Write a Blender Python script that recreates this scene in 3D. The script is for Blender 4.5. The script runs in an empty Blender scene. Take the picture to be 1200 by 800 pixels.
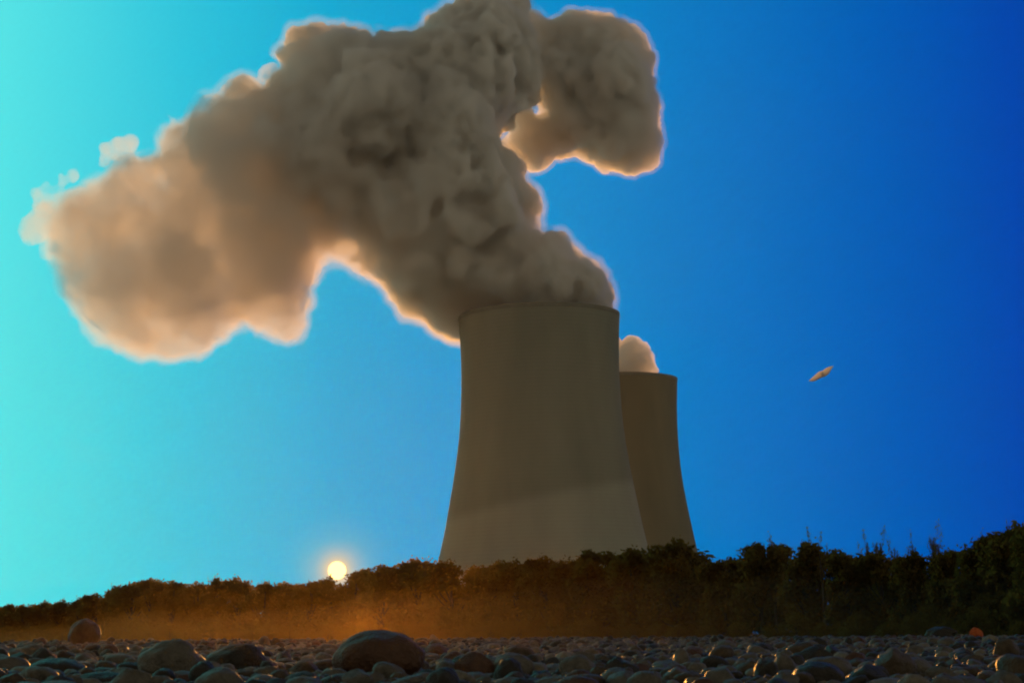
import bpy, bmesh, math, random
import numpy as np
from mathutils import Vector, Matrix, Euler, noise

random.seed(7)
rng = np.random.default_rng(7)
sc = bpy.context.scene
COL = sc.collection
R = math.radians

# ------------------------------------------------------------------ camera
W, H = 1200.0, 800.0                     # the photograph's own pixel grid, used as a measuring grid
F = 2200.0                               # focal length in those pixels
HORIZON = 742.0
CAM_H = 0.22
PITCH = math.atan((HORIZON - H / 2) / F)
ROLL = R(1.2)
cam_d = bpy.data.cameras.new("camera")
cam = bpy.data.objects.new("camera", cam_d)
COL.objects.link(cam)
cam_d.sensor_width = 36.0
cam_d.lens = 36.0 * F / W
cam_d.clip_start = 0.05
cam_d.clip_end = 30000
CAM_ROT = Matrix.Rotation(math.pi / 2 + PITCH, 3, 'X') @ Matrix.Rotation(-ROLL, 3, 'Z')
cam.matrix_world = Matrix.Translation((0, 0, CAM_H)) @ CAM_ROT.to_4x4()
cam_d.dof.use_dof = True
cam_d.dof.focus_distance = 120
cam_d.dof.aperture_fstop = 13
sc.camera = cam
CAM_POS = Vector((0, 0, CAM_H))


def ray(px, py):
    v = CAM_ROT @ Vector(((px - W / 2) / F, -(py - H / 2) / F, -1.0))
    return v.normalized()


def at(px, py, D):
    """world point seen at (px, py) whose forward distance (world Y) is D"""
    v = ray(px, py)
    return CAM_POS + v * (D / v.y)


def project(p):
    q = CAM_ROT.transposed() @ (Vector(p) - CAM_POS)
    return (W / 2 + F * q.x / -q.z, H / 2 - F * q.y / -q.z)


# ------------------------------------------------------------------ sky and sun
SUN_DIR = ray(395, 668)
SUN_EL = math.asin(SUN_DIR.z)
SUN_AZ = math.atan2(SUN_DIR.x, SUN_DIR.y)

world = bpy.data.worlds.new("World")
sc.world = world
world.use_nodes = True
wt = world.node_tree
wt.nodes.clear()
N, L = wt.nodes.new, wt.links.new


def s2l(c):
    return tuple(((v / 255) / 12.92 if v / 255 <= 0.04045 else ((v / 255 + 0.055) / 1.055) ** 2.4) for v in c)


def wmath(op, a, b=None, clamp=False):
    n = N("ShaderNodeMath")
    n.operation = op
    n.use_clamp = clamp
    for i, v in enumerate((a, b)):
        if v is None:
            continue
        if isinstance(v, (int, float)):
            n.inputs[i].default_value = v
        else:
            L(v, n.inputs[i])
    return n.outputs[0]


tc = N("ShaderNodeTexCoord")
sep = N("ShaderNodeSeparateXYZ")
L(tc.outputs["Generated"], sep.inputs[0])
az = wmath('ARCTAN2', sep.outputs[0], sep.outputs[1])
azt = wmath('MULTIPLY_ADD', az, 1 / (2 * math.pi))
azt.node.inputs[2].default_value = 0.5
ramp = N("ShaderNodeValToRGB")
L(azt, ramp.inputs[0])


def px_az(px):
    v = ray(px, 400)
    return math.atan2(v.x, v.y) / (2 * math.pi) + 0.5


BACK_FILL = (0.36, 0.335, 0.25, 1)              # unseen sky behind the camera, warm tone added as fill light
stops = [
    (0.0, BACK_FILL), (0.30, BACK_FILL),
    (px_az(-260), s2l((100, 235, 225)) + (1,)),
    (px_az(0), s2l((84, 226, 229)) + (1,)),
    (px_az(200), s2l((48, 197, 221)) + (1,)),
    (px_az(400), s2l((20, 167, 210)) + (1,)),
    (px_az(600), s2l((14, 145, 204)) + (1,)),
    (px_az(800), s2l((8, 122, 194)) + (1,)),
    (px_az(1000), s2l((0, 98, 183)) + (1,)),
    (px_az(1200), s2l((0, 70, 172)) + (1,)),
    (px_az(1500), s2l((0, 54, 140)) + (1,)),
    (0.70, BACK_FILL), (1.0, BACK_FILL),
]
cr = ramp.color_ramp
while len(cr.elements) < len(stops):
    cr.elements.new(0.5)
for i, (p, c) in enumerate(sorted(stops)):
    cr.elements[i].position = p
for i, (p, c) in enumerate(sorted(stops)):
    cr.elements[i].position = p
    cr.elements[i].color = c

sky = N("ShaderNodeTexSky")
sky.sky_type = 'NISHITA'
sky.sun_disc = False
sky.sun_elevation = SUN_EL
sky.sun_rotation = SUN_AZ
# unseen upper sky dimmed on purpose, to keep light off the stone tops
elev = wmath('ARCSINE', sep.outputs[2])
mr = N("ShaderNodeMapRange")
mr.interpolation_type = 'SMOOTHSTEP'
L(elev, mr.inputs[0])
mr.inputs[1].default_value = R(21)
mr.inputs[2].default_value = R(48)
zen = N("ShaderNodeMix")
zen.data_type = 'RGBA'
L(mr.outputs[0], zen.inputs[0])
L(ramp.outputs[0], zen.inputs[6])
zen.inputs[7].default_value = (0.045, 0.045, 0.045, 1)
bg_ramp = N("ShaderNodeBackground")
L(zen.outputs[2], bg_ramp.inputs[0])
bg_ramp.inputs[1].default_value = 1.0
bg_sky = N("ShaderNodeBackground")
L(sky.outputs[0], bg_sky.inputs[0])
bg_sky.inputs[1].default_value = 0.0
# the sun's own disc with its bright aureole
dot = N("ShaderNodeVectorMath")
dot.operation = 'DOT_PRODUCT'
L(tc.outputs["Generated"], dot.inputs[0])
dot.inputs[1].default_value = SUN_DIR
ang = wmath('ARCCOSINE', wmath('MINIMUM', dot.outputs["Value"], 0.9999999))
disc = wmath('LESS_THAN', ang, R(0.27))
near = wmath('MINIMUM', wmath('MULTIPLY', wmath('EXPONENT', wmath('MULTIPLY', ang, -1 / R(0.3))), 1.6), 1.0)
bg_sun = N("ShaderNodeBackground")
bg_sun.inputs[0].default_value = (1.0, 0.6, 0.15, 1)
L(wmath('ADD', wmath('MULTIPLY', disc, 3.0), 1.2), bg_sun.inputs[1])
a1 = N("ShaderNodeAddShader")
a2 = N("ShaderNodeMixShader")
L(bg_ramp.outputs[0], a1.inputs[0])
L(bg_sky.outputs[0], a1.inputs[1])
L(near, a2.inputs[0])
L(a1.outputs[0], a2.inputs[1])
L(bg_sun.outputs[0], a2.inputs[2])
wo = N("ShaderNodeOutputWorld")
L(a2.outputs[0], wo.inputs[0])

sun_d = bpy.data.lights.new("sun", 'SUN')
sun_d.energy = 3.8
sun_d.angle = R(0.4)
sun_d.color = (1.0, 0.41, 0.07)
sun = bpy.data.objects.new("sun", sun_d)
COL.objects.link(sun)
sun.rotation_euler = SUN_DIR.to_track_quat('Z', 'Y').to_euler()
sun.location = (0, -20, 60)

vs = sc.view_settings
vs.view_transform = 'Standard'
vs.look = 'None'
vs.exposure = 0.0
vs.gamma = 1.0
vs.use_curve_mapping = False
sc.cycles.max_bounces = 14
sc.cycles.diffuse_bounces = 3
sc.cycles.glossy_bounces = 2
sc.cycles.transmission_bounces = 4
sc.cycles.transparent_max_bounces = 8
sc.cycles.volume_bounces = 12
sc.cycles.volume_step_rate = 0.15
sc.cycles.volume_max_steps = 256
sc.cycles.use_denoising = True
sc.cycles.sample_clamp_indirect = 6
sc.cycles.filter_width = 2.0


# ------------------------------------------------------------------ helpers
def obj(name, me, mat=None, parent=None):
    o = bpy.data.objects.new(name, me)
    COL.objects.link(o)
    if mat is not None and me is not None and not me.materials:
        me.materials.append(mat)
    if parent is not None:
        o.parent = parent
    return o


def tag(o, label=None, cat=None, group=None, kind=None):
    if label:
        o["label"] = label
    if cat:
        o["category"] = cat
    if group:
        o["group"] = group
    if kind:
        o["kind"] = kind
    return o


def mesh_np(name, verts, faces, smooth=True):
    me = bpy.data.meshes.new(name)
    me.from_pydata([tuple(v) for v in verts], [], [tuple(f) for f in faces])
    if smooth:
        me.polygons.foreach_set("use_smooth", [True] * len(me.polygons))
    me.update()
    return me


def material(name, base=(0.3, 0.3, 0.3), rough=0.8, var=None, scale=4.0, bump=0.0, bump_scale=20.0, spec=0.5,
             bump_dist=0.02):
    m = bpy.data.materials.new(name)
    m.use_nodes = True
    nt = m.node_tree
    b = nt.nodes["Principled BSDF"]
    b.inputs["Roughness"].default_value = rough
    b.inputs["Specular IOR Level"].default_value = spec
    tcn = nt.nodes.new("ShaderNodeTexCoord")
    if var:
        nz = nt.nodes.new("ShaderNodeTexNoise")
        nz.inputs["Scale"].default_value = scale
        nz.inputs["Detail"].default_value = 6
        nz.inputs["Roughness"].default_value = 0.62
        r = nt.nodes.new("ShaderNodeValToRGB")
        r.color_ramp.elements[0].position = 0.32
        r.color_ramp.elements[1].position = 0.68
        r.color_ramp.elements[0].color = (*base, 1)
        r.color_ramp.elements[1].color = (*var, 1)
        nt.links.new(tcn.outputs["Object"], nz.inputs["Vector"])
        nt.links.new(nz.outputs[0], r.inputs[0])
        nt.links.new(r.outputs[0], b.inputs["Base Color"])
    else:
        b.inputs["Base Color"].default_value = (*base, 1)
    if bump:
        n2 = nt.nodes.new("ShaderNodeTexNoise")
        n2.inputs["Scale"].default_value = bump_scale
        n2.inputs["Detail"].default_value = 5
        bp = nt.nodes.new("ShaderNodeBump")
        bp.inputs["Strength"].default_value = bump
        bp.inputs["Distance"].default_value = bump_dist
        nt.links.new(tcn.outputs["Object"], n2.inputs["Vector"])
        nt.links.new(n2.outputs[0], bp.inputs["Height"])
        nt.links.new(bp.outputs[0], b.inputs["Normal"])
    return m


def volume_material(name, color, density, aniso, ramp_x=None):
    """even density, or (ramp_x) a density that thins out downwind and downwards: [(m, density), ...]"""
    m = bpy.data.materials.new(name)
    m.use_nodes = True
    nt = m.node_tree
    nt.nodes.clear()
    v = nt.nodes.new("ShaderNodeVolumePrincipled")
    v.inputs["Color"].default_value = (*color, 1)
    v.inputs["Density"].default_value = density
    v.inputs["Anisotropy"].default_value = aniso
    o = nt.nodes.new("ShaderNodeOutputMaterial")
    nt.links.new(v.outputs[0], o.inputs["Volume"])
    if ramp_x:
        t = nt.nodes.new("ShaderNodeTexCoord")
        mr = nt.nodes.new("ShaderNodeMapRange")
        x0, x1 = ramp_x[0][0], ramp_x[-1][0]
        mr.inputs[1].default_value = x0
        mr.inputs[2].default_value = x1
        dp = nt.nodes.new("ShaderNodeVectorMath")
        dp.operation = 'DOT_PRODUCT'
        nt.links.new(t.outputs["Object"], dp.inputs[0])
        dp.inputs[1].default_value = (0.8, 0, 0.6)
        nt.links.new(dp.outputs["Value"], mr.inputs[0])
        fc = nt.nodes.new("ShaderNodeFloatCurve")
        cv = fc.mapping.curves[0]
        while len(cv.points) < len(ramp_x):
            cv.points.new(0.5, 0.5)
        for p, (x, d) in zip(cv.points, ramp_x):
            p.location = ((x - x0) / (x1 - x0), d)
            p.handle_type = 'VECTOR'
        fc.mapping.update()
        nt.links.new(mr.outputs[0], fc.inputs["Value"])
        nz = nt.nodes.new("ShaderNodeTexNoise")
        nz.inputs["Scale"].default_value = 0.05
        nz.inputs["Detail"].default_value = 2.5
        nz.inputs["Roughness"].default_value = 0.55
        nt.links.new(t.outputs["Object"], nz.inputs["Vector"])
        nr = nt.nodes.new("ShaderNodeMapRange")
        nr.inputs[1].default_value = 0.36
        nr.inputs[2].default_value = 0.64
        nr.inputs[3].default_value = 0.3
        nr.inputs[4].default_value = 1.9
        nt.links.new(nz.outputs[0], nr.inputs[0])
        pr = nt.nodes.new("ShaderNodeMath")
        pr.operation = 'MULTIPLY'
        nt.links.new(fc.outputs[0], pr.inputs[0])
        nt.links.new(nr.outputs[0], pr.inputs[1])
        nt.links.new(pr.outputs[0], v.inputs["Density"])
    return m


def ordinal(n):
    return ["first", "second", "third", "fourth", "fifth", "sixth", "seventh", "eighth", "ninth", "tenth", "eleventh",
            "twelfth"][n] if n < 12 else "%dth" % (n + 1)


# ------------------------------------------------------------------ ground
BEACH_TILT = math.tan(R(-0.87))
BEACH_END = 66.0


def ground_z(x, y):
    d = y
    fade = min(max((abs(x) - 40) / 200, 0), 1)
    z = x * BEACH_TILT * (1 - fade)
    if d > BEACH_END:
        t = min((d - BEACH_END) / 40.0, 1.0)
        t = t * t * (3 - 2 * t)
        z = z * (1 - t) - 2.6 * t
    return z


def build_ground():
    xs = sorted(set([-1150, -900, -600, -400, -240] + list(np.arange(-120, 121, 4.0)) + [240, 400, 600, 900, 1150]))
    ys = sorted(set([-700, -200, -60, -20] + list(np.arange(-8, 20, 1.0)) + list(np.arange(20, 120, 4.0)) +
                    [130, 160, 200, 260, 340, 450, 600, 800, 1030]))
    verts, faces = [], []
    for y in ys:
        for x in xs:
            n = noise.noise(Vector((x * 0.35, y * 0.35, 0))) * 0.02 if -20 < y < 120 else 0
            verts.append((x, y, ground_z(x, y) + n - 0.02))
    nx = len(xs)
    for j in range(len(ys) - 1):
        for i in range(nx - 1):
            a = j * nx + i
            faces.append((a, a + 1, a + nx + 1, a + nx))
    me = mesh_np("ground", verts, faces)
    o = obj("ground", me, material("beach_grit", (0.05, 0.042, 0.032), 0.75, (0.12, 0.1, 0.08), 6.0, 0.6, 40))
    tag(o, kind="structure")


build_ground()

# ------------------------------------------------------------------ cooling towers
TD = 748.0


def concrete(name, low_z, tint=(1, 1, 1)):
    m = bpy.data.materials.new(name)
    m.use_nodes = True
    nt = m.node_tree
    b = nt.nodes["Principled BSDF"]
    b.inputs["Roughness"].default_value = 0.9
    b.inputs["Specular IOR Level"].default_value = 0.2
    t = nt.nodes.new("ShaderNodeTexCoord")
    mp = nt.nodes.new("ShaderNodeMapping")
    mp.inputs["Scale"].default_value = (0.07, 0.07, 0.02)
    nz = nt.nodes.new("ShaderNodeTexNoise")
    nz.inputs["Scale"].default_value = 1.0
    nz.inputs["Detail"].default_value = 7
    nt.links.new(t.outputs["Object"], mp.inputs[0])
    nt.links.new(mp.outputs[0], nz.inputs["Vector"])
    r = nt.nodes.new("ShaderNodeValToRGB")
    r.color_ramp.elements[0].position = 0.3
    r.color_ramp.elements[1].position = 0.72
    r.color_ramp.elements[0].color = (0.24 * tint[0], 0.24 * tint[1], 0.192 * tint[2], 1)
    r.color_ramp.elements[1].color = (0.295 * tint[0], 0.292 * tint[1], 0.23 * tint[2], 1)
    nt.links.new(nz.outputs[0], r.inputs[0])
    # formwork lifts: fine horizontal joints
    sx = nt.nodes.new("ShaderNodeSeparateXYZ")
    nt.links.new(t.outputs["Object"], sx.inputs[0])
    wv = nt.nodes.new("ShaderNodeTexWave")
    wv.wave_type = 'BANDS'
    wv.bands_direction = 'Z'
    wv.inputs["Scale"].default_value = 0.21
    wv.inputs["Distortion"].default_value = 0.4
    nt.links.new(t.outputs["Object"], wv.inputs["Vector"])
    mul = nt.nodes.new("ShaderNodeMix")
    mul.data_type = 'RGBA'
    mul.blend_type = 'MULTIPLY'
    mul.inputs[0].default_value = 0.035
    nt.links.new(r.outputs[0], mul.inputs[6])
    nt.links.new(wv.outputs[0], mul.inputs[7])
    # light band painted into the lower shell's colour, with a slanting upper edge
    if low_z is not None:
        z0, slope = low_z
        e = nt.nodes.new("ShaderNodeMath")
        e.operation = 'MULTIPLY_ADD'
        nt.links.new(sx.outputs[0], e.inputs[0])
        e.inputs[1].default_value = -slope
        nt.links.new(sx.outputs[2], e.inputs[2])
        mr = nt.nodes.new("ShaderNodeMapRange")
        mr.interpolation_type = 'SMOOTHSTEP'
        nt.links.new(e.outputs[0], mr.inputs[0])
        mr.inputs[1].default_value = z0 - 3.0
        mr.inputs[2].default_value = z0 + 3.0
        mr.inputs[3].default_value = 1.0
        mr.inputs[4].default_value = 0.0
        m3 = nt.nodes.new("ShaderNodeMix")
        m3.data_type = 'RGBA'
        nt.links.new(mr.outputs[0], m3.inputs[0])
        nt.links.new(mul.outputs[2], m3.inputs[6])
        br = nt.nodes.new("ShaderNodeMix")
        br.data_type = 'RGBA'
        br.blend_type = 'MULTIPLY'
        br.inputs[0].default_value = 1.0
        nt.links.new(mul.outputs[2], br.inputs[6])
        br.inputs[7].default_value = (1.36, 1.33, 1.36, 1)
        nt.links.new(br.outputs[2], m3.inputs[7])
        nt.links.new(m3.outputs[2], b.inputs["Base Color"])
    else:
        nt.links.new(mul.outputs[2], b.inputs["Base Color"])
    return m


# silhouette of the near tower: (height m, radius m)
z_of = lambda y: at(632, y, TD).z
M_PX = TD / F
PROFILE = [(-2.6, 51.0), (8, 47.8), (z_of(690), 45.6), (z_of(636), 40.5), (z_of(592), 37.5), (z_of(540), 34.4), (z_of(500), 32.7),
           (z_of(448), 31.8), (z_of(410), 31.9), (z_of(384), 32.3), (z_of(371), 32.5)]
TOP_Z = PROFILE[-1][0]


def profile_r(z):
    zs = [p[0] for p in PROFILE]
    rs = [p[1] for p in PROFILE]
    # smooth (Catmull-Rom) interpolation
    i = max(0, min(len(zs) - 2, int(np.searchsorted(zs, z)) - 1))
    p0, p1, p2, p3 = rs[max(i - 1, 0)], rs[i], rs[i + 1], rs[min(i + 2, len(rs) - 1)]
    t = (z - zs[i]) / (zs[i + 1] - zs[i])
    m1 = (p2 - p0) / (zs[i + 1] - zs[max(i - 1, 0)]) * (zs[i + 1] - zs[i])
    m2 = (p3 - p1) / (zs[min(i + 2, len(zs) - 1)] - zs[i]) * (zs[i + 1] - zs[i])
    return (2 * t**3 - 3 * t**2 + 1) * p1 + (t**3 - 2 * t**2 + t) * m1 + (-2 * t**3 + 3 * t**2) * p2 + (t**3 - t**2) * m2


def lathe(name, prof, seg=160):
    verts, faces = [], []
    for (r, z) in prof:
        for k in range(seg):
            a = 2 * math.pi * k / seg
            verts.append((r * math.cos(a), r * math.sin(a), z))
    for j in range(len(prof) - 1):
        for k in range(seg):
            a, b = j * seg + k, j * seg + (k + 1) % seg
            faces.append((a, b, b + seg, a + seg))
    return mesh_np(name, verts, faces)


zs = np.linspace(PROFILE[0][0], TOP_Z, 60)
outer = [(profile_r(z), z) for z in zs]
inner = [(profile_r(z) - 0.9, z) for z in zs[::-1]]
shell_me = lathe("shell", outer + inner)
lip_r = profile_r(TOP_Z)
rim_me = lathe("rim", [(lip_r - 1.1, TOP_Z - 0.4), (lip_r + 0.02, TOP_Z - 1.3), (lip_r + 0.16, TOP_Z - 1.2), (lip_r + 0.16, TOP_Z + 0.3),
                       (lip_r - 1.1, TOP_Z + 0.3), (lip_r - 1.1, TOP_Z - 0.4)])
rim_me.polygons.foreach_set("use_smooth", [False] * len(rim_me.polygons))
conc_a = concrete("weathered_concrete_light_band", (z_of(588), 0.19))
conc_b = concrete("weathered_concrete_browner", None, (0.86, 0.77, 0.66))  # darker, browner tint for the whole rear tower
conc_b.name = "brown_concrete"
rim_mat = material("rim_concrete", (0.19, 0.18, 0.15), 0.9, (0.24, 0.23, 0.19), 0.3)


def tower(D, px, py, label, mat, scale=1.0):
    root = bpy.data.objects.new("cooling_tower", None)
    COL.objects.link(root)
    p = at(px, py, D)
    root.location = (p.x, D, 0)
    root.scale = (scale,) * 3
    tag(root, label, "cooling tower", "cooling towers behind the trees")
    me = shell_me.copy()
    me.materials.clear()
    obj("shell", me, mat, root)
    rm = rim_me.copy()
    rm.materials.clear()
    obj("rim", rm, rim_mat, root)
    return root


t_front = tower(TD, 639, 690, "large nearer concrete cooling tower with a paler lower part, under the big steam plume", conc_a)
TD2 = 950.0
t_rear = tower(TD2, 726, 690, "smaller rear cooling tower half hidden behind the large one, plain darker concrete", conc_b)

# ------------------------------------------------------------------ steam plumes
OUTLINE = [(545, 400), (520, 395), (500, 378), (470, 360), (455, 340), (430, 325), (400, 303), (380, 301), (366, 322), (356, 345), (357, 385),
           (345, 395), (325, 397), (305, 385), (290, 380), (265, 400), (235, 411), (215, 416), (180, 412), (135, 411), (108, 390), (82, 357),
           (75, 325), (62, 295), (55, 270), (70, 240), (105, 225), (125, 205), (150, 188), (185, 187), (200, 150), (225, 140),
           (232, 118), (255, 115), (275, 85), (293, 75), (302, 98), (318, 95), (330, 75), (335, 48), (350, 38), (380, 31), (410, 30), (425, 42),
           (440, 46), (460, 38), (490, 42), (505, 25), (530, 8), (560, -6), (610, -6), (632, 8), (622, 40), (640, 60),
           (640, 100), (630, 124), (604, 142), (592, 160), (590, 178), (608, 190), (610, 205), (622, 222), (631, 242), (632, 262), (624, 271), (650, 276), (664, 290), (695, 305), (708, 325),
           (714, 345), (713, 362), (700, 400), (560, 400)]
OUTLINE_R = [(590, 60), (615, 10), (645, 26), (665, 20), (690, 12), (712, 19), (740, 30), (758, 45), (766, 75), (767, 110), (772, 140), (773, 175),
             (768, 200), (745, 203), (705, 201), (685, 196), (672, 186), (650, 188), (628, 199), (612, 200), (600, 180), (604, 160), (628, 146), (636, 130), (600, 100)]
OUTLINE_B = [(690, 445), (705, 410), (722, 398), (745, 393), (762, 408), (772, 430), (775, 448), (740, 470), (690, 470)]


def inside(poly, X, Y):
    P = np.array(poly, float)
    c = np.zeros(X.shape, bool)
    j = len(P) - 1
    for i in range(len(P)):
        xi, yi = P[i]
        xj, yj = P[j]
        cond = ((yi > Y) != (yj > Y)) & (X < (xj - xi) * (Y - yi) / (yj - yi + 1e-12) + xi)
        c ^= cond
        j = i
    return c


def edge_dist(poly, X, Y):
    P = np.array(poly, float)
    d = np.full(X.shape, 1e9)
    for i in range(len(P)):
        a, b = P[i - 1], P[i]
        ab = b - a
        t = np.clip(((X - a[0]) * ab[0] + (Y - a[1]) * ab[1]) / (ab @ ab + 1e-9), 0, 1)
        d = np.minimum(d, np.hypot(X - a[0] - t * ab[0], Y - a[1] - t * ab[1]))
    return d


def ball_pack(poly, n_max, r_min, r_cap, seed):
    """balls (x, y, depth offset, radius), all in photograph pixels, that fill the outline as a lumpy solid"""
    g = np.random.default_rng(seed)
    P = np.array(poly, float)
    x0, y0 = P.min(0)
    x1, y1 = P.max(0)
    X, Y = np.meshgrid(np.arange(x0, x1, 3.0), np.arange(y0, y1, 3.0))
    ed = np.where(inside(poly, X, Y), edge_dist(poly, X, Y), 0)
    free = np.minimum(ed, r_cap)
    balls = []
    avail = free.copy()
    for _ in range(n_max):
        k = np.argmax(avail * (0.9 + 0.2 * g.random(avail.shape)))
        i, j = np.unravel_index(k, avail.shape)
        r = free[i, j]
        if r < r_min or avail[i, j] <= 0:
            break
        balls.append((X[i, j], Y[i, j], g.normal(0, 0.25) * r, r))
        d = np.hypot(X - X[i, j], Y - Y[i, j])
        avail = np.where(d < r * 0.62, 0, avail)
    out = list(balls)
    for i in range(0, X.shape[0], 5):            # a solid core, so that no hole shows between the billows
        for j in range(0, X.shape[1], 5):
            if ed[i, j] > 12:
                out.append((X[i, j], Y[i, j], 0, min(ed[i, j] * 0.92, 30)))
    # smaller billows budding from the big ones
    for (x, y, z, r) in balls:
        if r < r_min * 1.6:
            continue
        for _ in range(int(8 + r * 0.5)):
            v = g.normal(size=3)
            v /= np.linalg.norm(v)
            rr = r * g.uniform(0.2, 0.42)
            c = np.array((x, y, z)) + v * (r * 1.02 - rr * 0.35)
            e = edge_dist(poly, np.array([c[0]]), np.array([c[1]]))[0]
            if inside(poly, np.array([c[0]]), np.array([c[1]]))[0] and e + 2.0 > rr:
                out.append((c[0], c[1], c[2], rr))
    return out


ico = bmesh.new()
bmesh.ops.create_icosphere(ico, subdivisions=3, radius=1.0)
ICO_V = np.array([v.co for v in ico.verts])
ICO_F = [[v.index for v in f.verts] for f in ico.faces]
ico.free()


def cloud_mesh(name, balls, D, voxel, amp, squash=1.0, origin=None, offset=-0.9):
    verts, faces = [], []
    for (x, y, z, r) in balls:
        d = D + z * D / F * squash
        c = np.array(at(x, y, d))
        rm = r * D / F
        base = len(verts)
        verts.extend((ICO_V * rm + c).tolist())
        faces.extend([[i + base for i in f] for f in ICO_F])
    me = mesh_np(name + "_src", verts, faces)
    o = obj(name + "_src", me)
    md = o.modifiers.new("r", 'REMESH')
    md.mode = 'VOXEL'
    md.voxel_size = voxel
    sm = o.modifiers.new("s", 'SMOOTH')
    sm.factor = 0.5
    sm.iterations = 3
    dg = bpy.context.evaluated_depsgraph_get()
    ev = bpy.data.meshes.new_from_object(o.evaluated_get(dg))
    bpy.data.objects.remove(o)
    ev.name = name
    n = len(ev.vertices)
    co = np.empty(n * 3)
    no = np.empty(n * 3)
    ev.vertices.foreach_get("co", co)
    ev.vertices.foreach_get("normal", no)
    co = co.reshape(-1, 3)
    no = no.reshape(-1, 3)
    disp = np.empty(n)
    for i in range(n):
        p = Vector(co[i])
        a = (1 - abs(noise.noise(p / 24.0 + Vector((3, 5, 8)))) * 2.0) * 1.5 + (1 - abs(noise.noise(p / 12.0)) * 2.0) * 0.9 - 0.6
        b = 1 - abs(noise.noise(p / 6.0 + Vector((7, 3, 1)))) * 2.0
        c = 1 - abs(noise.noise(p / 2.7 + Vector((1, 9, 4)))) * 2.0
        d = noise.noise(p / 1.3)
        disp[i] = (a - 0.35) * 1.0 + (b - 0.35) * 0.8 + (c - 0.35) * 0.6 + d * 0.3
    co = co + no * (disp * amp + offset)[:, None]
    if origin is not None:
        co = co - np.array(origin)
    ev.vertices.foreach_set("co", co.ravel())
    ev.update()
    # remesh once more: the displaced folds must not cross each other
    o = obj(name + "_src", ev)
    md = o.modifiers.new("r", 'REMESH')
    md.mode = 'VOXEL'
    md.voxel_size = voxel * 0.85
    dg = bpy.context.evaluated_depsgraph_get()
    ev2 = bpy.data.meshes.new_from_object(o.evaluated_get(dg))
    bpy.data.objects.remove(o)
    bpy.data.meshes.remove(ev)
    ev = ev2
    ev.name = name
    ev.polygons.foreach_set("use_smooth", [True] * len(ev.polygons))
    ev.update()
    return ev


STEAM_C = (0.972, 0.96, 0.94)
steam = volume_material("steam", STEAM_C, 0.25, 0.42, [(-160, 0.016), (-110, 0.03), (-80, 0.055), (-50, 0.12), (-20, 0.26), (15, 0.5), (70, 0.6)])
steam_even = volume_material("rising_steam", STEAM_C, 0.45, 0.42)
steam_thin = volume_material("thin_steam", STEAM_C, 0.09, 0.42)
wisp_mat = volume_material("wisp_steam", STEAM_C, 0.05, 0.42)
PD = 755.0
mouth = Vector((t_front.location.x, TD, TOP_Z))
balls = ball_pack(OUTLINE, 90, 9, 66, 3)
balls = [(x, y, z + (55 if (y > 340 and x < 600) else 0), r) for (x, y, z, r) in balls if not (y > 362 and 552 < x < 722)]
# the column inside the tower's mouth and the rounded billow in front of it
balls += [(590, 372, 0, 34), (630, 368, 0, 40), (670, 370, 0, 34), (615, 372, 40, 34), (650, 372, 40, 34), (632, 365, -40, 38)]
balls += [(528, 152, -52, 58), (600, 332, -40, 34), (640, 320, -48, 38), (682, 332, -40, 28), (622, 302, -42, 24), (656, 296, -42, 20), (578, 346, -24, 24), (698, 343, -20, 14), (575, 258, 10, 48), (440, 130, -60, 60)]
right_balls = [(x, y, z + 95, r) for (x, y, z, r) in ball_pack(OUTLINE_R, 60, 7, 44, 5) + [(622, 182, 0, 15), (612, 188, 0, 10), (640, 172, 0, 18), (655, 150, 0, 22), (612, 158, 0, 13), (626, 150, 0, 14), (601, 166, 0, 10), (616, 135, -20, 16), (622, 145, 0, 15)]]
main_me = cloud_mesh("billow", balls, PD, 1.1, 2.7, 1.1, mouth)
plume = obj("steam_plume", main_me, steam)
plume.location = mouth
tag(plume, "huge brown and grey steam plume rising from the large tower and drifting left", "steam plume", kind="thing")
right_me = cloud_mesh("drift", right_balls, PD, 1.1, 2.3, 1.0, mouth)
drift = obj("drifting_billow", right_me, steam_even, plume)

mouth2 = Vector((t_rear.location.x, TD2, TOP_Z))
b2 = [(743, 403, 0, 9), (750, 412, 4, 11), (757, 424, -4, 12), (764, 434, 2, 9), (734, 416, -6, 17), (726, 430, 4, 22), (744, 430, -8, 19), (715, 446, 0, 24), (735, 446, 0, 24), (752, 447, 0, 18), (716, 405, 0, 13)]
rear_me = cloud_mesh("puff", b2, TD2, 1.0, 2.0, 1.0, mouth2)
puff = obj("steam_plume", rear_me, steam_even)
puff.location = mouth2
tag(puff, "small pale steam puff rising from the rear tower", "steam plume", kind="thing")

# the billows thin out over their last metres: two thinner skins of the same relief
for offs, dens in ((0.7, 0.018), (1.8, 0.010)):
    vm = volume_material("fading_steam", STEAM_C, dens, 0.42)
    obj("fading_edge", cloud_mesh("fading_edge", balls, PD, 1.3, 3.0, 1.1, mouth, offs), vm, plume)
    if offs < 1:
        obj("fading_edge", cloud_mesh("fading_edge", right_balls, PD, 1.3, 2.6, 1.0, mouth, offs), vm, drift)

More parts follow.
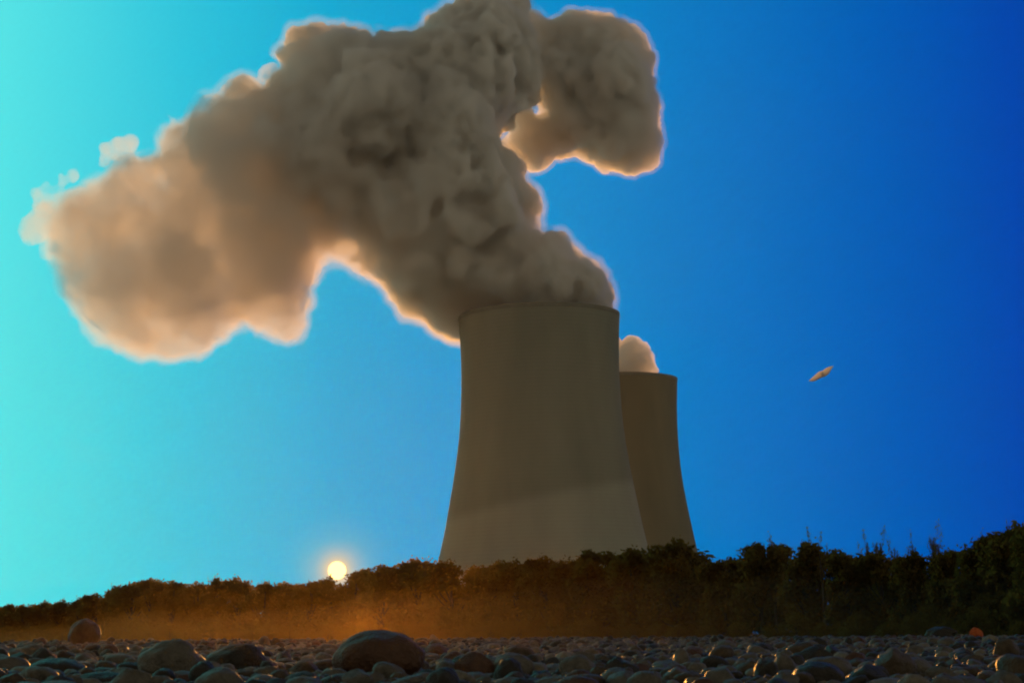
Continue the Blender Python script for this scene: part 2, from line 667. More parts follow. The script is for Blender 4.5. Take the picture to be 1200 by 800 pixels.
# thin torn wisps at the plume's left end
wisps = [
    [(60, 262, 0, 16), (46, 268, 3, 12), (36, 271, 0, 8), (75, 285, 0, 20), (60, 292, 4, 12), (84, 262, 0, 18)],
    [(52, 240, 6, 10), (46, 228, 4, 8), (58, 218, 0, 8), (72, 213, 0, 8), (84, 208, 2, 6), (66, 232, 0, 12), (80, 240, 0, 16)],
    [(122, 188, 0, 7), (128, 178, 0, 8), (140, 172, 0, 8), (150, 172, 0, 7), (138, 184, 0, 9), (150, 188, 0, 9)],
    [(196, 134, 0, 3), (199, 137, 0, 3), (203, 142, 0, 4), (206, 150, 0, 6)],
    [(308, 92, 0, 5), (313, 88, 0, 5), (318, 84, 0, 6), (324, 90, 0, 8)],
]
for k, w in enumerate(wisps):
    me = cloud_mesh("wisp", w, PD, 0.8, 2.6 if k < 2 else 1.8, 1.0, mouth, 0.4)
    obj("wisp", me, wisp_mat if k < 2 else steam_thin, plume)

# ------------------------------------------------------------------ trees
leaf_mat = bpy.data.materials.new("leaves")
leaf_mat.use_nodes = True
nt = leaf_mat.node_tree
nt.nodes.clear()
tcn = nt.nodes.new("ShaderNodeTexCoord")
nz = nt.nodes.new("ShaderNodeTexNoise")
nz.inputs["Scale"].default_value = 0.7
nz.inputs["Detail"].default_value = 4
nt.links.new(tcn.outputs["Object"], nz.inputs["Vector"])
rp = nt.nodes.new("ShaderNodeValToRGB")
rp.color_ramp.elements[0].position = 0.3
rp.color_ramp.elements[0].color = (0.026, 0.024, 0.010, 1)
rp.color_ramp.elements[1].position = 0.7
rp.color_ramp.elements[1].color = (0.048, 0.043, 0.017, 1)
nt.links.new(nz.outputs[0], rp.inputs[0])
df = nt.nodes.new("ShaderNodeBsdfDiffuse")
tl = nt.nodes.new("ShaderNodeBsdfTranslucent")
tl.inputs[0].default_value = (0.34, 0.22, 0.04, 1)
nt.links.new(rp.outputs[0], df.inputs[0])
mx = nt.nodes.new("ShaderNodeMixShader")
mx.inputs[0].default_value = 0.5
nt.links.new(df.outputs[0], mx.inputs[1])
nt.links.new(tl.outputs[0], mx.inputs[2])
mo = nt.nodes.new("ShaderNodeOutputMaterial")
nt.links.new(mx.outputs[0], mo.inputs[0])
bark = material("bark", (0.05, 0.04, 0.03), 0.95, (0.1, 0.08, 0.06), 3.0, 0.5, 8, spec=0.1)


def tube(verts, faces, pts, radii, seg=7):
    base0 = len(verts)
    for k, (p, r) in enumerate(zip(pts, radii)):
        d = (Vector(pts[min(k + 1, len(pts) - 1)]) - Vector(pts[max(k - 1, 0)])).normalized()
        q = d.to_track_quat('Z', 'X')
        for s in range(seg):
            a = 2 * math.pi * s / seg
            verts.append(tuple(Vector(p) + q @ Vector((r * math.cos(a), r * math.sin(a), 0))))
    for k in range(len(pts) - 1):
        for s in range(seg):
            a, b = base0 + k * seg + s, base0 + k * seg + (s + 1) % seg
            faces.append((a, b, b + seg, a + seg))


def leaf_quads(cent, size, g, up_bias=0.0):
    n = len(cent)
    a = g.normal(size=(n, 3))
    a[:, 2] += up_bias
    a /= np.linalg.norm(a, axis=1)[:, None]
    b = g.normal(size=(n, 3))
    b -= a * np.sum(a * b, axis=1)[:, None]
    b /= np.linalg.norm(b, axis=1)[:, None]
    s = size[:, None]
    # pointed leaf-spray: a kite
    v = np.stack([cent - a * s, cent + b * s * 0.5, cent + a * s, cent - b * s * 0.5], axis=1).reshape(-1, 3)
    f = np.arange(n * 4).reshape(-1, 4)
    return v, f


def make_tree(seed, height=15.0, spread=5.0, low=0.10, n_leaf=5200, lobes=22, style="round"):
    g = np.random.default_rng(seed)
    tv, tf = [], []
    cents, sizes = [], []
    top = height * (0.9 if style != "sparse" else 0.98)
    tr = 0.022 * height
    lean = g.normal(0, 0.03, 2) * height
    pts = [(lean[0] * t * t, lean[1] * t * t, top * 0.92 * t) for t in np.linspace(0, 1, 8)]
    tube(tv, tf, pts, [tr * (1.25 - t) ** 1.1 + 0.02 for t in np.linspace(0, 1, 8)], 9)
    if style == "sparse":
        n_br = 14
        for i in range(n_br):
            t = g.uniform(0.15, 0.92)
            p0 = Vector((lean[0] * t * t, lean[1] * t * t, top * 0.92 * t))
            a = g.uniform(0, 2 * math.pi)
            ln = spread * g.uniform(0.35, 0.9) * (1.15 - t * 0.6)
            p1 = p0 + Vector((math.cos(a) * ln * 0.45, math.sin(a) * ln * 0.45, ln * 0.75))
            p2 = p1 + Vector((math.cos(a) * ln * 0.2, math.sin(a) * ln * 0.2, ln * 0.8))
            tube(tv, tf, [p0, p1, p2], [0.07, 0.045, 0.012], 5)
            m = int(n_leaf / n_br)
            u = g.random(m) ** 0.8
            A, B, C = np.array(p0), np.array(p1), np.array(p2)
            c = ((1 - u)**2)[:, None] * A + (2 * u * (1 - u))[:, None] * B + (u**2)[:, None] * C
            cents.append(c + g.normal(0, 0.22, (m, 3)))
            sizes.append(g.uniform(0.12, 0.3, m))
    else:
        for i in range(lobes):
            if i == 0:
                hh = 0.93
            else:
                hh = low + 0.1 + (0.84 - low) * (i / lobes)
            if style == "round":
                env = math.sin(math.pi * min(max((hh - low) / (1.06 - low), 0.08), 1)) ** 0.55
            elif style == "tall":
                env = math.sin(math.pi * min(max((hh - low) / (1.04 - low), 0.1), 1)) ** 0.8 * 0.8
            else:
                env = (1 - ((hh - low) / (1.15 - low)) ** 2) ** 0.5
            a = g.uniform(0, 2 * math.pi) + i * 2.4
            rad = spread * env * (g.uniform(0.25, 0.85) if i else 0.1)
            c = np.array((math.cos(a) * rad + lean[0] * hh, math.sin(a) * rad + lean[1] * hh, hh * height - height * 0.05))
            lr = spread * g.uniform(0.26, 0.46) * (0.55 + 0.45 * env)
            p0 = Vector((lean[0] * (hh * 0.7)**2, lean[1] * (hh * 0.7)**2, top * 0.92 * max(hh * 0.7 - 0.05, 0.05)))
            pc = Vector(c)
            tube(tv, tf, [p0, p0.lerp(pc, 0.5) + Vector((0, 0, -0.03 * height)), pc], [tr * 0.42, tr * 0.24, tr * 0.06], 6)
            m = int(n_leaf / lobes)
            v = g.normal(size=(m, 3))
            v /= np.linalg.norm(v, axis=1)[:, None]
            v *= (g.random(m) ** 0.38)[:, None]
            # lumpy surface with gaps
            bumps = 1 + 0.22 * np.sin(v[:, 0] * 7 + i) * np.sin(v[:, 1] * 6 + 2 * i) + 0.15 * np.sin(v[:, 2] * 9 + i)
            pts_ = c + v * bumps[:, None] * np.array((lr, lr, lr * 0.82))
            # sprays that stick out of the lobe
            k = m // 12
            pts_[:k] += v[:k] * g.uniform(0.1, 0.65, k)[:, None] * lr * 0.8 + np.array((0, 0, 0.12))
            cents.append(pts_)
            sizes.append(np.where(np.arange(m) < k, g.uniform(0.14, 0.3, m), g.uniform(0.24, 0.52, m)))
    cen = np.concatenate(cents)
    cen[:, 2] = np.maximum(cen[:, 2], 0.25)
    v, f = leaf_quads(cen, np.concatenate(sizes), g)
    crown = mesh_np("crown", v, f, smooth=False)
    crown.materials.append(leaf_mat)
    trunk = mesh_np("trunk", tv, tf)
    trunk.materials.append(bark)
    return trunk, crown


KINDS = {
    "round": [make_tree(10 + i, 15, 5.6, 0.08, 6400, 24, "round") for i in range(4)],
    "tall": [make_tree(20 + i, 15, 4.4, 0.08, 5600, 24, "tall") for i in range(3)],
    "dome": [make_tree(30 + i, 15, 6.4, 0.02, 6800, 26, "dome") for i in range(3)],
    "sparse": [make_tree(40 + i, 15, 4.2, 0.1, 520, 14, "sparse") for i in range(3)],
    "bush": [make_tree(50 + i, 15, 11.0, 0.0, 5200, 22, "dome") for i in range(3)],
}
CREST = [(-80, 708), (0, 707), (50, 704), (90, 699), (130, 686), (180, 671), (215, 679), (240, 680), (262, 673), (290, 677), (330, 678), (360, 676), (394, 675),
         (412, 666), (424, 657), (460, 656), (490, 652), (520, 650), (560, 656), (590, 656), (630, 646), (660, 648), (700, 636), (740, 636), (760, 629), (790, 628),
         (830, 641), (856, 651), (872, 637), (895, 626), (930, 630), (950, 628), (975, 637), (1000, 644), (1050, 645), (1100, 643), (1130, 632), (1160, 620),
         (1185, 611), (1210, 604), (1260, 600), (1340, 596)]


def crest(x, w=0):
    xs = np.linspace(x - w, x + w, 9) if w else [x]
    return float(max(np.interp(q, [c[0] for c in CREST], [c[1] for c in CREST]) for q in xs))


def tree_D(x):
    return 650 - 390 * (x / 1200.0)


tree_list = []


def plant_tree(px, py_top, D, kind, spread=1.0, name="tree"):
    trunk, crown = random.choice(KINDS[kind])
    top = at(px, py_top, D)
    gz = ground_z(top.x, D) - 0.1
    hgt = top.z - gz
    s = hgt / 15.0
    root = bpy.data.objects.new(name, None)
    COL.objects.link(root)
    root.location = (top.x, D, gz)
    root.rotation_euler = (0, 0, random.uniform(0, 6.28))
    root.scale = (s * spread, s * spread, s)
    for nm, me in (("trunk", trunk), ("crown", crown)):
        obj(nm, me, None, root)
    tree_list.append((px, py_top, D, kind, root))
    return root


# main row that makes the crest, then a second row behind and low bushes in front
x = -70.0
while x < 1330:
    D = tree_D(x) * random.uniform(0.97, 1.03)
    kind = random.choice(["round", "round", "round", "tall"])
    hpx = 742 - crest(x)
    w = hpx * (0.36 if kind == "round" else 0.26)
    plant_tree(x, crest(x, w * 0.15) + random.uniform(-4, 2), D, kind, random.uniform(0.85, 1.15))
    x += hpx * random.uniform(0.34, 0.52)
x = -85.0
while x < 1330:
    D = tree_D(x) * random.uniform(1.05, 1.1)
    hpx = 742 - crest(x)
    plant_tree(x, crest(x, hpx * 0.1) + random.uniform(0, 5), D, random.choice(["round", "dome"]), random.uniform(1.05, 1.3))
    x += hpx * random.uniform(0.4, 0.62)
for (px, py) in ((1012, 622), (1028, 624), (1047, 629), (1068, 628), (1091, 616), (1098, 626), (1148, 618), (944, 619), (962, 624), (905, 622), (1182, 604), (245, 673)):
    plant_tree(px, py, tree_D(px) * 1.03, "sparse", random.uniform(0.5, 0.8), "sapling")
for (px, py) in ((1166, 617), (1194, 606), (1222, 602), (850, 648)):
    plant_tree(px, py, tree_D(px) * 1.01, 'round', 1.1)
x = -90.0
while x < 1330:
    D = tree_D(x) * random.uniform(0.90, 0.95)
    hm = random.uniform(3.5, 6.0)
    py = 742 + (2.4 - hm) * F / D
    plant_tree(x, py, D, "bush", random.uniform(0.9, 1.2), "bush")
    x += 5.2 * F / D * random.uniform(0.8, 1.15)

x = -90.0
while x < 1330:
    D = tree_D(x) * random.uniform(1.0, 1.08)
    hm = random.uniform(5.5, 8.5)
    plant_tree(x, 742 + (2.4 - hm) * F / D, D, "bush", random.uniform(0.9, 1.1), "bush")
    x += 6.0 * F / D * random.uniform(0.8, 1.1)

SECT = [(-1e9, 75, "at the far left end of the treeline"), (75, 235, "in the low rise behind the dark upright stone"),
        (235, 350, "just left of the setting sun"), (350, 440, "right under the setting sun"), (440, 520, "between the sun and the large tower"),
        (520, 640, "before the left half of the large tower"), (640, 735, "before the right half of the large tower"), (735, 840, "at the foot of the rear tower"),
        (840, 1000, "below the flying bird"), (1000, 1125, "under the thin sprigs right of the bird"), (1125, 1e9, "in the tall clump at the far right")]
LOOK = {"round": "round-crowned tree", "tall": "narrow upright tree", "dome": "broad dome-shaped tree", "sparse": "thin sparse sapling", "bush": "low dense bush"}
GRP = {"sparse": "thin saplings poking out of the treeline", "bush": "low bushes at the foot of the treeline"}
bucket = {}
for t in sorted(tree_list, key=lambda t: t[0]):
    s = next(i for i, q in enumerate(SECT) if q[0] <= t[0] < q[1])
    bucket.setdefault((s, t[3]), []).append(t)
for (s, kind), ts in bucket.items():
    for i, t in enumerate(ts):
        lead = "backlit" if len(ts) == 1 else ordinal(i) + " from left"
        if len(ts) == 1:
            lab = "only dark %s %s" % (LOOK[kind], SECT[s][2])
        else:
            lab = "%s dark %s from left, %s" % (ordinal(i), LOOK[kind], SECT[s][2])
        tag(t[4], lab, {"sparse": "sapling", "bush": "bush"}.get(kind, "tree"), GRP.get(kind, "dark trees of the treeline"))

# ------------------------------------------------------------------ stones
def stone_mesh(seed, flat=0.62, rough=0.22, sharp=False):
    bm = bmesh.new()
    bmesh.ops.create_icosphere(bm, subdivisions=4, radius=1.0)
    off = Vector((seed * 3.1, seed * 1.7, seed * 2.3))
    for v in bm.verts:
        p = v.co.copy()
        n1 = noise.noise(p * 0.9 + off)
        n2 = noise.noise(p * 2.1 + off)
        n3 = noise.noise(p * 5.5 + off)
        k = 1 + rough * n1 + rough * 0.4 * n2 + rough * 0.07 * n3
        q = p * k
        if sharp:
            for axis in (Vector((0.6, 0.3, 0.75)), Vector((-0.7, 0.5, 0.4)), Vector((0.2, -0.8, 0.55)), Vector((-0.3, -0.5, 0.8))):
                a = axis.normalized()
                dd = q.dot(a)
                if dd > 0.74:
                    q -= a * (dd - 0.74) * 0.8
        v.co = Vector((q.x, q.y * random.uniform(0.999, 1.001), q.z * flat))
    me = bpy.data.meshes.new("stone")
    bm.to_mesh(me)
    bm.free()
    me.polygons.foreach_set("use_smooth", [True] * len(me.polygons))
    return me


STONES = {
    "flat": [stone_mesh(i, 0.42, 0.25) for i in range(1, 6)],
    "rounded": [stone_mesh(i, 0.72, 0.22) for i in range(6, 12)],
    "blocky": [stone_mesh(i, 0.75, 0.35, True) for i in range(12, 18)],
    "upright": [stone_mesh(i, 1.15, 0.28) for i in range(18, 21)],
}


def stone_mat(name, a, b, rough):
    a, b = tuple(c * k for c, k in zip(a, (0.76, 0.68, 0.54))), tuple(c * k for c, k in zip(b, (0.86, 0.77, 0.62)))
    rough += 0.02
    m = material(name, a, rough, b, 2.2, 0.5, 9, spec=0.28, bump_dist=0.06)
    nt = m.node_tree
    bs = nt.nodes["Principled BSDF"]
    tcn = nt.nodes["Texture Coordinate"]
    n = nt.nodes.new("ShaderNodeTexNoise")
    n.inputs["Scale"].default_value = 26
    n.inputs["Detail"].default_value = 3
    nt.links.new(tcn.outputs["Object"], n.inputs["Vector"])
    mr = nt.nodes.new("ShaderNodeMapRange")
    mr.inputs[3].default_value = rough - 0.16
    mr.inputs[4].default_value = rough + 0.2
    nt.links.new(n.outputs[0], mr.inputs[0])
    nt.links.new(mr.outputs[0], bs.inputs["Roughness"])
    return m


SM = {
    "grey": stone_mat("grey_stone", (0.10, 0.097, 0.09), (0.18, 0.172, 0.16), 0.46),
    "dark": stone_mat("dark_stone", (0.028, 0.026, 0.023), (0.055, 0.05, 0.045), 0.44),
    "brown": stone_mat("brown_stone", (0.065, 0.048, 0.032), (0.12, 0.092, 0.062), 0.46),
    "pale": stone_mat("pale_stone", (0.18, 0.172, 0.155), (0.26, 0.25, 0.225), 0.48),
    "rust": stone_mat("rust_stone", (0.085, 0.042, 0.026), (0.14, 0.075, 0.048), 0.46),
    "orange": stone_mat("orange_stone", (0.5, 0.09, 0.02), (0.62, 0.16, 0.04), 0.6),
}
variants = {}


def stone_var(shape, colour, k):
    key = (shape, colour, k % len(STONES[shape]))
    if key not in variants:
        me = STONES[shape][key[2]].copy()
        me.materials.append(SM[colour])
        variants[key] = me
    return variants[key]


placed = []          # x, y, r
landmarks = []


def put_stone(x, y, rx, ry, rz, shape, colour, rot, k, sink=0.25):
    return dict(x=x, y=y, rx=rx, ry=ry, rz=rz, shape=shape, colour=colour, rot=rot, k=k, sink=sink)


LM = [
    # x0, x1, top, base, shape, colour, short name, label
    (392, 497, 741, 800, "rounded", "rust", "the big rounded boulder", "biggest rounded rusty boulder below the sun, at the front of the beach"),
    (80, 117, 725, 756, "upright", "dark", "the dark upright stone", "dark upright stone standing above the beach at far left"),
    (165, 232, 752, 797, "rounded", "grey", "the large grey stone", "large smooth grey stone between the dark upright stone and the big boulder"),
    (245, 310, 756, 791, "rounded", "dark", "the dark domed stone", "dark domed stone right beside the large smooth grey stone"),
    (578, 625, 767, 799, "rounded", "grey", "the round grey stone", "round grey stone at the front edge, just right of the reddish blocky stone"),
    (534, 579, 768, 802, "blocky", "rust", "the reddish stone", "reddish blocky stone right of the big rounded boulder"),
    (943, 1001, 775, 803, "rounded", "grey", "the smooth grey stone below the bird", "smooth grey domed stone at the front edge, below the bird"),
    (1036, 1096, 779, 806, "rounded", "grey", "the pale domed stone", "grey domed stone at the front edge, second right of the bird"),
    (1165, 1196, 747, 776, "upright", "brown", "the upright brown stone at far right", "upright brown stone at the far right end of the beach"),
    (1136, 1151, 731, 743, "blocky", "orange", "the orange stone", "small bright orange stone on the beach crest at right"),
    (1086, 1121, 733, 748, "blocky", "dark", "the dark crest rock", "dark low rock on the beach crest left of the orange stone"),
    (934, 977, 757, 784, "blocky", "dark", "the dark block below the bird", "dark blocky stone under the bird, behind the smooth grey dome"),
    (30, 101, 782, 808, "rounded", "dark", "the dark dome at the left corner", "dark low dome at the bottom left corner of the beach"),
    (-14, 36, 778, 806, "rounded", "grey", "the grey corner stone", "grey stone cut by the left bottom corner"),
    (6, 44, 764, 783, "blocky", "dark", "the dark block at far left", "dark blocky stone behind the grey corner stone at far left"),
    (122, 160, 765, 784, "flat", "grey", "the flat stone left of the large grey stone", "flat grey stone just left of the large smooth grey stone"),
    (655, 700, 772, 800, "flat", "grey", "the flat grey slab", "flat grey slab at the front, right of the round grey stone"),
    (905, 932, 768, 798, "upright", "grey", "the narrow grey stone", "narrow upright grey stone left of the dark block below the bird"),
]


def ground_D(px, py):
    v = ray(px, py)
    D = 6.0
    best = None
    while D < BEACH_END:
        p = CAM_POS + v * (D / v.y)
        if p.z <= ground_z(p.x, D):
            return D
        D *= 1.01
    return BEACH_END - 2


stones = []
for (x0, x1, yt, yb, shape, colour, short, label) in LM:
    cx = (x0 + x1) / 2
    D = ground_D(cx, min(yb, 797))
    s = D / F
    rx = (x1 - x0) / 2 * s
    D += rx * 0.5
    p = at(cx, yb, D)
    flat = {"flat": 0.42, "rounded": 0.72, "blocky": 0.75, "upright": 1.15}[shape]
    hgt = (yb - yt) * s
    sink = 0.28
    rz = hgt / (2 - sink * 1.0) / flat
    st = put_stone(p.x, D, rx, rx * 0.85, rz, shape, colour, random.uniform(-0.4, 0.4), random.randrange(9), sink)
    st.update(label=label, short=short, px=cx, py=(yt + yb) / 2)
    stones.append(st)
    placed.append((p.x, D, rx * 0.9))


def fits(x, y, r):
    for (a, b, c) in placed:
        dx, dy = x - a, y - b
        m = (r + c) * 0.86
        if dx * dx + dy * dy < m * m:
            return False
    return True


def scatter(n_try, d0, d1, r0, r1, power):
    for _ in range(n_try):
        D = d0 * (d1 / d0) ** (random.random() ** power)
        half = D * 0.30 + 0.4
        x = random.uniform(-half, half)
        r = r0 * (r1 / r0) ** random.random() * (D / 9.0) ** 0.22
        if not fits(x, D, r):
            continue
        placed.append((x, D, r * 0.95))
        shape = random.choices(["flat", "rounded", "blocky", "upright"], [0.36, 0.36, 0.27, 0.01])[0]
        colour = random.choices(["grey", "dark", "brown", "pale", "rust"], [0.36, 0.27, 0.22, 0.08, 0.07])[0]
        q = random.uniform(0.65, 1.0)
        stones.append(put_stone(x, D, r, r * q, r * random.uniform(0.75, 1.05), shape, colour, random.uniform(0, 6.28), random.randrange(9),
                                random.uniform(0.2, 0.5)))


scatter(200, 6.5, 62, 0.07, 0.11, 0.9)
scatter(1600, 6.5, 64, 0.05, 0.085, 0.9)
scatter(6000, 6.5, 64, 0.028, 0.05, 0.9)

flat_of = {"flat": 0.42, "rounded": 0.72, "blocky": 0.75, "upright": 1.15}
loose = []
for st in stones:
    z = ground_z(st["x"], st["y"]) + st["rz"] * flat_of[st["shape"]] * (1 - st["sink"])
    st["z"] = z
    if "px" not in st:
        st["px"], st["py"] = project((st["x"], st["y"], z))
    st["app"] = st["rx"] / st["y"] * F
    st["vis"] = -30 < st["px"] < 1230 and st["py"] - st["app"] < 806


def stone_matrix(st):
    return (Matrix.Translation((st["x"], st["y"], st["z"])) @ Matrix.Rotation(st["rot"], 4, 'Z') @
            Euler((st.get("tx", 0), st.get("ty", 0), 0)).to_matrix().to_4x4() @ Matrix.Diagonal((st["rx"], st["ry"], st["rz"], 1)))


for st in stones:
    if "label" not in st:
        st["tx"], st["ty"] = random.gauss(0, 0.16), random.gauss(0, 0.16)
marks = [s for s in stones if "label" in s]
cand = sorted([s for s in stones if "label" not in s and s["vis"]], key=lambda s: -s["app"])
solo = cand[:270]
solo_ids = {id(s) for s in solo}
rest = [s for s in stones if "label" not in s and id(s) not in solo_ids]

med = float(np.median([s["app"] for s in solo]))
lab_bucket = {}
for s in sorted(solo, key=lambda s: s["px"]):
    m = min(marks, key=lambda q: (q["px"] - s["px"])**2 + (2.5 * (q["py"] - s["py"]))**2)
    dx, dy = s["px"] - m["px"], s["py"] - m["py"]
    if abs(dx) > abs(dy) * 1.2:
        rel = "left of" if dx < 0 else "right of"
    else:
        rel = "behind" if dy < 0 else "in front of"
    size = "large" if s["app"] > med * 1.45 else ("small" if s["app"] < med * 0.85 else "")
    key = " ".join(w for w in (size, s["colour"], s["shape"], "stone", rel, m["short"]) if w)
    key = key.replace('the smooth grey stone below the bird', 'the smooth grey dome').replace('the upright brown stone at far right', 'the upright brown stone').replace('the dark block below the bird', 'the dark block').replace('the flat stone left of the large grey stone', 'the flat grey stone')
    lab_bucket.setdefault(key, []).append((abs(dx) + abs(dy), s))
for key, ss in lab_bucket.items():
    ss.sort(key=lambda q: q[0])
    for i, (_, s) in enumerate(ss):
        s["label"] = key if len(ss) == 1 else ("nearest " if i == 0 else ordinal(i) + " nearest ") + key

for s in marks + solo:
    o = obj("beach_stone", stone_var(s["shape"], s["colour"], s["k"]))
    o.matrix_world = stone_matrix(s)
    tag(o, s["label"], "stone", "stones of the pebble beach")

# everything smaller: one pebble carpet
lo = {}
for shape in STONES:
    lo[shape] = []
    for me in STONES[shape][:4]:
        bm = bmesh.new()
        bm.from_mesh(me)
        bm2 = bmesh.new()
        bmesh.ops.create_icosphere(bm2, subdivisions=3, radius=1.0)
        src = np.array([v.co for v in bm.verts])
        vs_ = []
        for v in bm2.verts:
            k = np.argmin(((src / np.linalg.norm(src, axis=1)[:, None] - np.array(v.co))**2).sum(1))
            vs_.append(src[k])
        lo[shape].append((np.array(vs_), np.array([[v.index for v in f.verts] for f in bm2.faces])))
        bm.free()
        bm2.free()
colours = ["grey", "dark", "brown", "pale", "rust"]
AV, AF, AM = [], [], []
nv = 0


def add_loose(M, shape, k, colour):
    global nv
    V, Fc = lo[shape][k % len(lo[shape])]
    Mn = np.array(M)
    AV.append(V @ Mn[:3, :3].T + Mn[:3, 3])
    AF.append(Fc + nv)
    AM.append(np.full(len(Fc), colours.index(colour)))
    nv += len(V)


for s in rest:
    add_loose(stone_matrix(s), s["shape"], s["k"], s["colour"])
for _ in range(3600):
    D = 6.3 * (66 / 6.3) ** random.random()
    half = D * 0.29 + 0.3
    x = random.uniform(-half, half)
    r = random.uniform(0.018, 0.045) * (D / 8) ** 0.5
    sh = random.choice(["flat", "rounded", "blocky"])
    M = (Matrix.Translation((x, D, ground_z(x, D) + r * 0.3)) @ Euler((random.gauss(0, 0.3), random.gauss(0, 0.3), random.uniform(0, 6.28))).to_matrix().to_4x4() @
         Matrix.Diagonal((r, r * random.uniform(0.6, 1), r, 1)))
    add_loose(M, sh, random.randrange(4), random.choices(colours, [0.36, 0.3, 0.22, 0.06, 0.06])[0])
AV, AF, AM = np.concatenate(AV), np.concatenate(AF), np.concatenate(AM)
me = bpy.data.meshes.new("pebbles")
me.vertices.add(len(AV))
me.vertices.foreach_set("co", AV.ravel())
me.loops.add(AF.size)
me.loops.foreach_set("vertex_index", AF.ravel())
me.polygons.add(len(AF))
me.polygons.foreach_set("loop_start", np.arange(0, AF.size, 3))
me.polygons.foreach_set("loop_total", np.full(len(AF), 3))
for c in colours:
    mm = SM[c].copy()
    mm.name = c + "_pebble"
    for n in mm.node_tree.nodes:
        if n.type == 'TEX_NOISE':
            n.inputs["Scale"].default_value *= 5
    me.materials.append(mm)
me.polygons.foreach_set("material_index", AM)
me.polygons.foreach_set("use_smooth", np.ones(len(AF), bool))
me.update()
me.validate()
peb = obj("pebbles", me)
tag(peb, "small mixed pebbles filling the gaps between the larger beach stones", "pebbles", kind="stuff")

# ------------------------------------------------------------------ the bird
def bird():
    D = 95.0
    c = at(964, 438, D)
    u = D / F                               # metres per photograph pixel
    bm = bmesh.new()
    # cross-sections along body (nose to tail), body axis mostly towards the viewer's right
    def ring_loft(sections, seg=10):
        rings = []
        for (cx, cy, cz, ry, rz, ax) in sections:
            q = Vector(ax).normalized().to_track_quat('Z', 'Y')
            rings.append([bm.verts.new(Vector((cx, cy, cz)) + q @ Vector((ry * math.cos(2 * math.pi * k / seg), rz * math.sin(2 * math.pi * k / seg), 0))) for k in range(seg)])
        for a, b in zip(rings, rings[1:]):
            for k in range(seg):
                bm.faces.new((a[k], a[(k + 1) % seg], b[(k + 1) % seg], b[k]))
        bm.faces.new(rings[0][::-1])
        bm.faces.new(rings[-1])
    # body flies away from the viewer, banked: wings run from lower left to upper right
    ax = (0.25, 0.95, 0.12)
    A = Vector(ax).normalized()
    ring_loft([(*(A * t), r * 0.7, r * 0.7, ax) for t, r in ((-0.30, 0.015), (-0.22, 0.045), (-0.1, 0.085), (0.05, 0.10), (0.17, 0.075), (0.23, 0.05), (0.28, 0.055), (0.32, 0.04), (0.36, 0.014), (0.40, 0.004))])
    # wings: planform tapered, arched
    for pts in ([(0, 0, 0.02, 0.36), (-4.5, -1.5, 0.02, 0.4), (-9, -4.6, 0.0, 0.34), (-13, -6.6, -0.05, 0.2), (-16.5, -7.8, -0.14, 0.015)],
                [(0, 0, 0.02, 0.36), (4, 2.0, 0.02, 0.44), (7.5, 4.2, 0.0, 0.38), (10.5, 6.8, -0.05, 0.2), (13.5, 9.2, -0.14, 0.015)]):
        rows = []
        for (x, z, sweep, ch) in pts:
            base = Vector((x * u, 0, z * u)) + A * sweep
            tilt = Vector((0.12, 0.55, 0.85)).normalized()      # wing faces show to the viewer as the bird banks
            top = base + tilt * ch * 0.62
            bot = base - tilt * ch * 0.62
            nrm = Vector((0.1, -0.85, 0.5)).normalized()
            t = 0.06 * ch + 0.004
            rows.append([bm.verts.new(top), bm.verts.new(base + nrm * t * 1.5), bm.verts.new(bot), bm.verts.new(base - nrm * t)])
        for a, b in zip(rows, rows[1:]):
            for k in range(4):
                bm.faces.new((a[k], a[(k + 1) % 4], b[(k + 1) % 4], b[k]))
        bm.faces.new(rows[-1])
        bm.faces.new(rows[0][::-1])
    # fan tail
    t0 = -A * 0.24
    s = Vector((1, -0.25, 0.3)).normalized()
    tail = [t0 + s * 0.035, t0 - A * 0.17 + s * 0.09, t0 - A * 0.19, t0 - A * 0.17 - s * 0.09, t0 - s * 0.035]
    upv = Vector((0, 0, 0.006))
    f1 = [bm.verts.new(p + upv) for p in tail]
    f2 = [bm.verts.new(p - upv) for p in tail]
    bm.faces.new(f1)
    bm.faces.new(f2[::-1])
    for k in range(5):
        bm.faces.new((f1[k], f2[k], f2[(k + 1) % 5], f1[(k + 1) % 5]))
    bmesh.ops.recalc_face_normals(bm, faces=bm.faces)
    me = bpy.data.meshes.new("bird")
    bm.to_mesh(me)
    bm.free()
    me.polygons.foreach_set("use_smooth", [True] * len(me.polygons))
    m = bpy.data.materials.new("feathers")
    m.use_nodes = True
    nt = m.node_tree
    b = nt.nodes["Principled BSDF"]
    b.inputs["Roughness"].default_value = 0.8
    tcn = nt.nodes.new("ShaderNodeTexCoord")
    nz = nt.nodes.new("ShaderNodeTexNoise")
    nz.inputs["Scale"].default_value = 9
    nt.links.new(tcn.outputs["Object"], nz.inputs["Vector"])
    r = nt.nodes.new("ShaderNodeValToRGB")
    r.color_ramp.elements[0].color = (0.75, 0.72, 0.66, 1)
    r.color_ramp.elements[1].color = (0.9, 0.88, 0.84, 1)
    nt.links.new(nz.outputs[0], r.inputs[0])
    nt.links.new(r.outputs[0], b.inputs["Base Color"])
    tr = nt.nodes.new("ShaderNodeBsdfTranslucent")
    tr.inputs[0].default_value = (0.92, 0.92, 0.9, 1)
    mx = nt.nodes.new("ShaderNodeMixShader")
    mx.inputs[0].default_value = 0.55
    out = nt.nodes["Material Output"]
    nt.links.new(b.outputs[0], mx.inputs[1])
    nt.links.new(tr.outputs[0], mx.inputs[2])
    nt.links.new(mx.outputs[0], out.inputs[0])
    o = obj("bird", me, m)
    o.location = c
    tag(o, "pale bird gliding with wings spread against the deep blue sky at right", "bird")


bird()

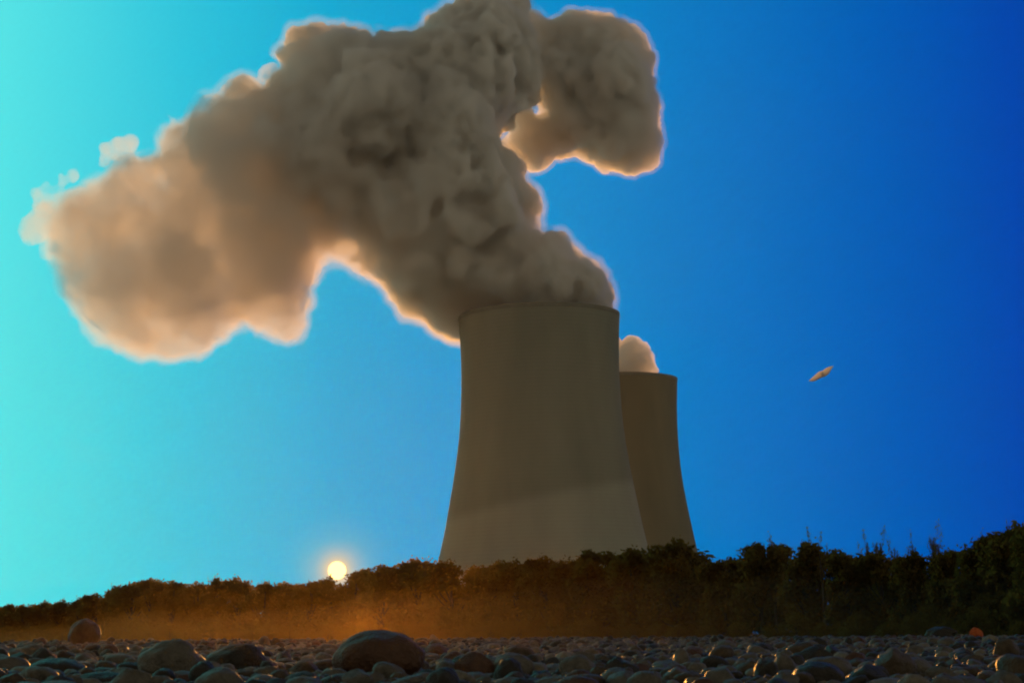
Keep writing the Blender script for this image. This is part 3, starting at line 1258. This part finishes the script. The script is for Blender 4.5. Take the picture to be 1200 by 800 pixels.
# ------------------------------------------------------------------ haze
HAZE_DENSITY = 0.000003
bm = bmesh.new()
bmesh.ops.create_cube(bm, size=1.0)
haze_me = bpy.data.meshes.new("haze")
bm.to_mesh(haze_me)
bm.free()
haze = obj("haze", haze_me, volume_material("hazy_air", (0.97, 0.93, 0.86), HAZE_DENSITY, 0.85))
haze.scale = (2400, 1760, 295)
haze.location = (0, 160, 295 / 2 - 12)

# golden mist over the river flat; thinner beach banks added for a warm glow
def mist_bank(d_near, d_far, top, rise, bottom, density, label, px0=-150, px1=1350):
    mv, mf = [], []
    nu, nw = 44, 24
    for i in range(nu + 1):
        u = i / nu
        px = px0 + (px1 - px0) * u
        d0, d1 = d_near, d_far(px)
        dm, hd = (d0 + d1) / 2, (d1 - d0) / 2
        end = math.sin(math.pi * min(max(u, 0.02), 0.98)) ** 0.35
        for k in range(nw):
            a = 2 * math.pi * k / nw
            d = dm + hd * math.cos(a) * end
            p = at(px, 742, d)
            if math.sin(a) > 0:
                el = max(742 - crest(px), 20) / F * d
                h = top * (0.75 + 0.5 * noise.noise(Vector((px / 160, d / 60, 2)))) * math.sin(a) ** 0.8 * end
                h = min(h, rise * el)
                z = bottom + 0.05 + h
                if top < 5:
                    z = CAM_H + rise * el * math.sin(a) * (0.85 + 0.4 * noise.noise(Vector((px / 90, d / 30, rise * 9)))) * end
            else:
                z = bottom + 0.1 * math.sin(a)
            mv.append((p.x, d, z))
    for i in range(nu):
        for k in range(nw):
            a, b = i * nw + k, i * nw + (k + 1) % nw
            mf.append((a, b, b + nw, a + nw))
    mf.append(tuple(range(nw))[::-1])
    mf.append(tuple(nu * nw + k for k in range(nw)))
    o = obj("mist", mesh_np("mist", mv, mf), volume_material("golden_mist", (0.97, 0.58, 0.2), density, 0.86))
    tag(o, label, kind="stuff")


mist_bank(76.0, lambda px: tree_D(px) * 0.95, 15.0, 0.8, -2.5, 0.0003, "thin golden mist lying over the river flat before the treeline")
mist_bank(7.0, lambda px: 75.5, 3.0, 0.7, -1.2, 0.000055, "faint golden mist added lowest over the beach stones for a warm glow", -420, 1150)
mist_bank(6.0, lambda px: 75.8, 3.0, 1.15, -1.25, 0.000045, "upper faint veil of golden mist added over the beach for warm glow", -460, 1250)
tag(haze, "thin warm evening haze filling the whole scene", kind="stuff")
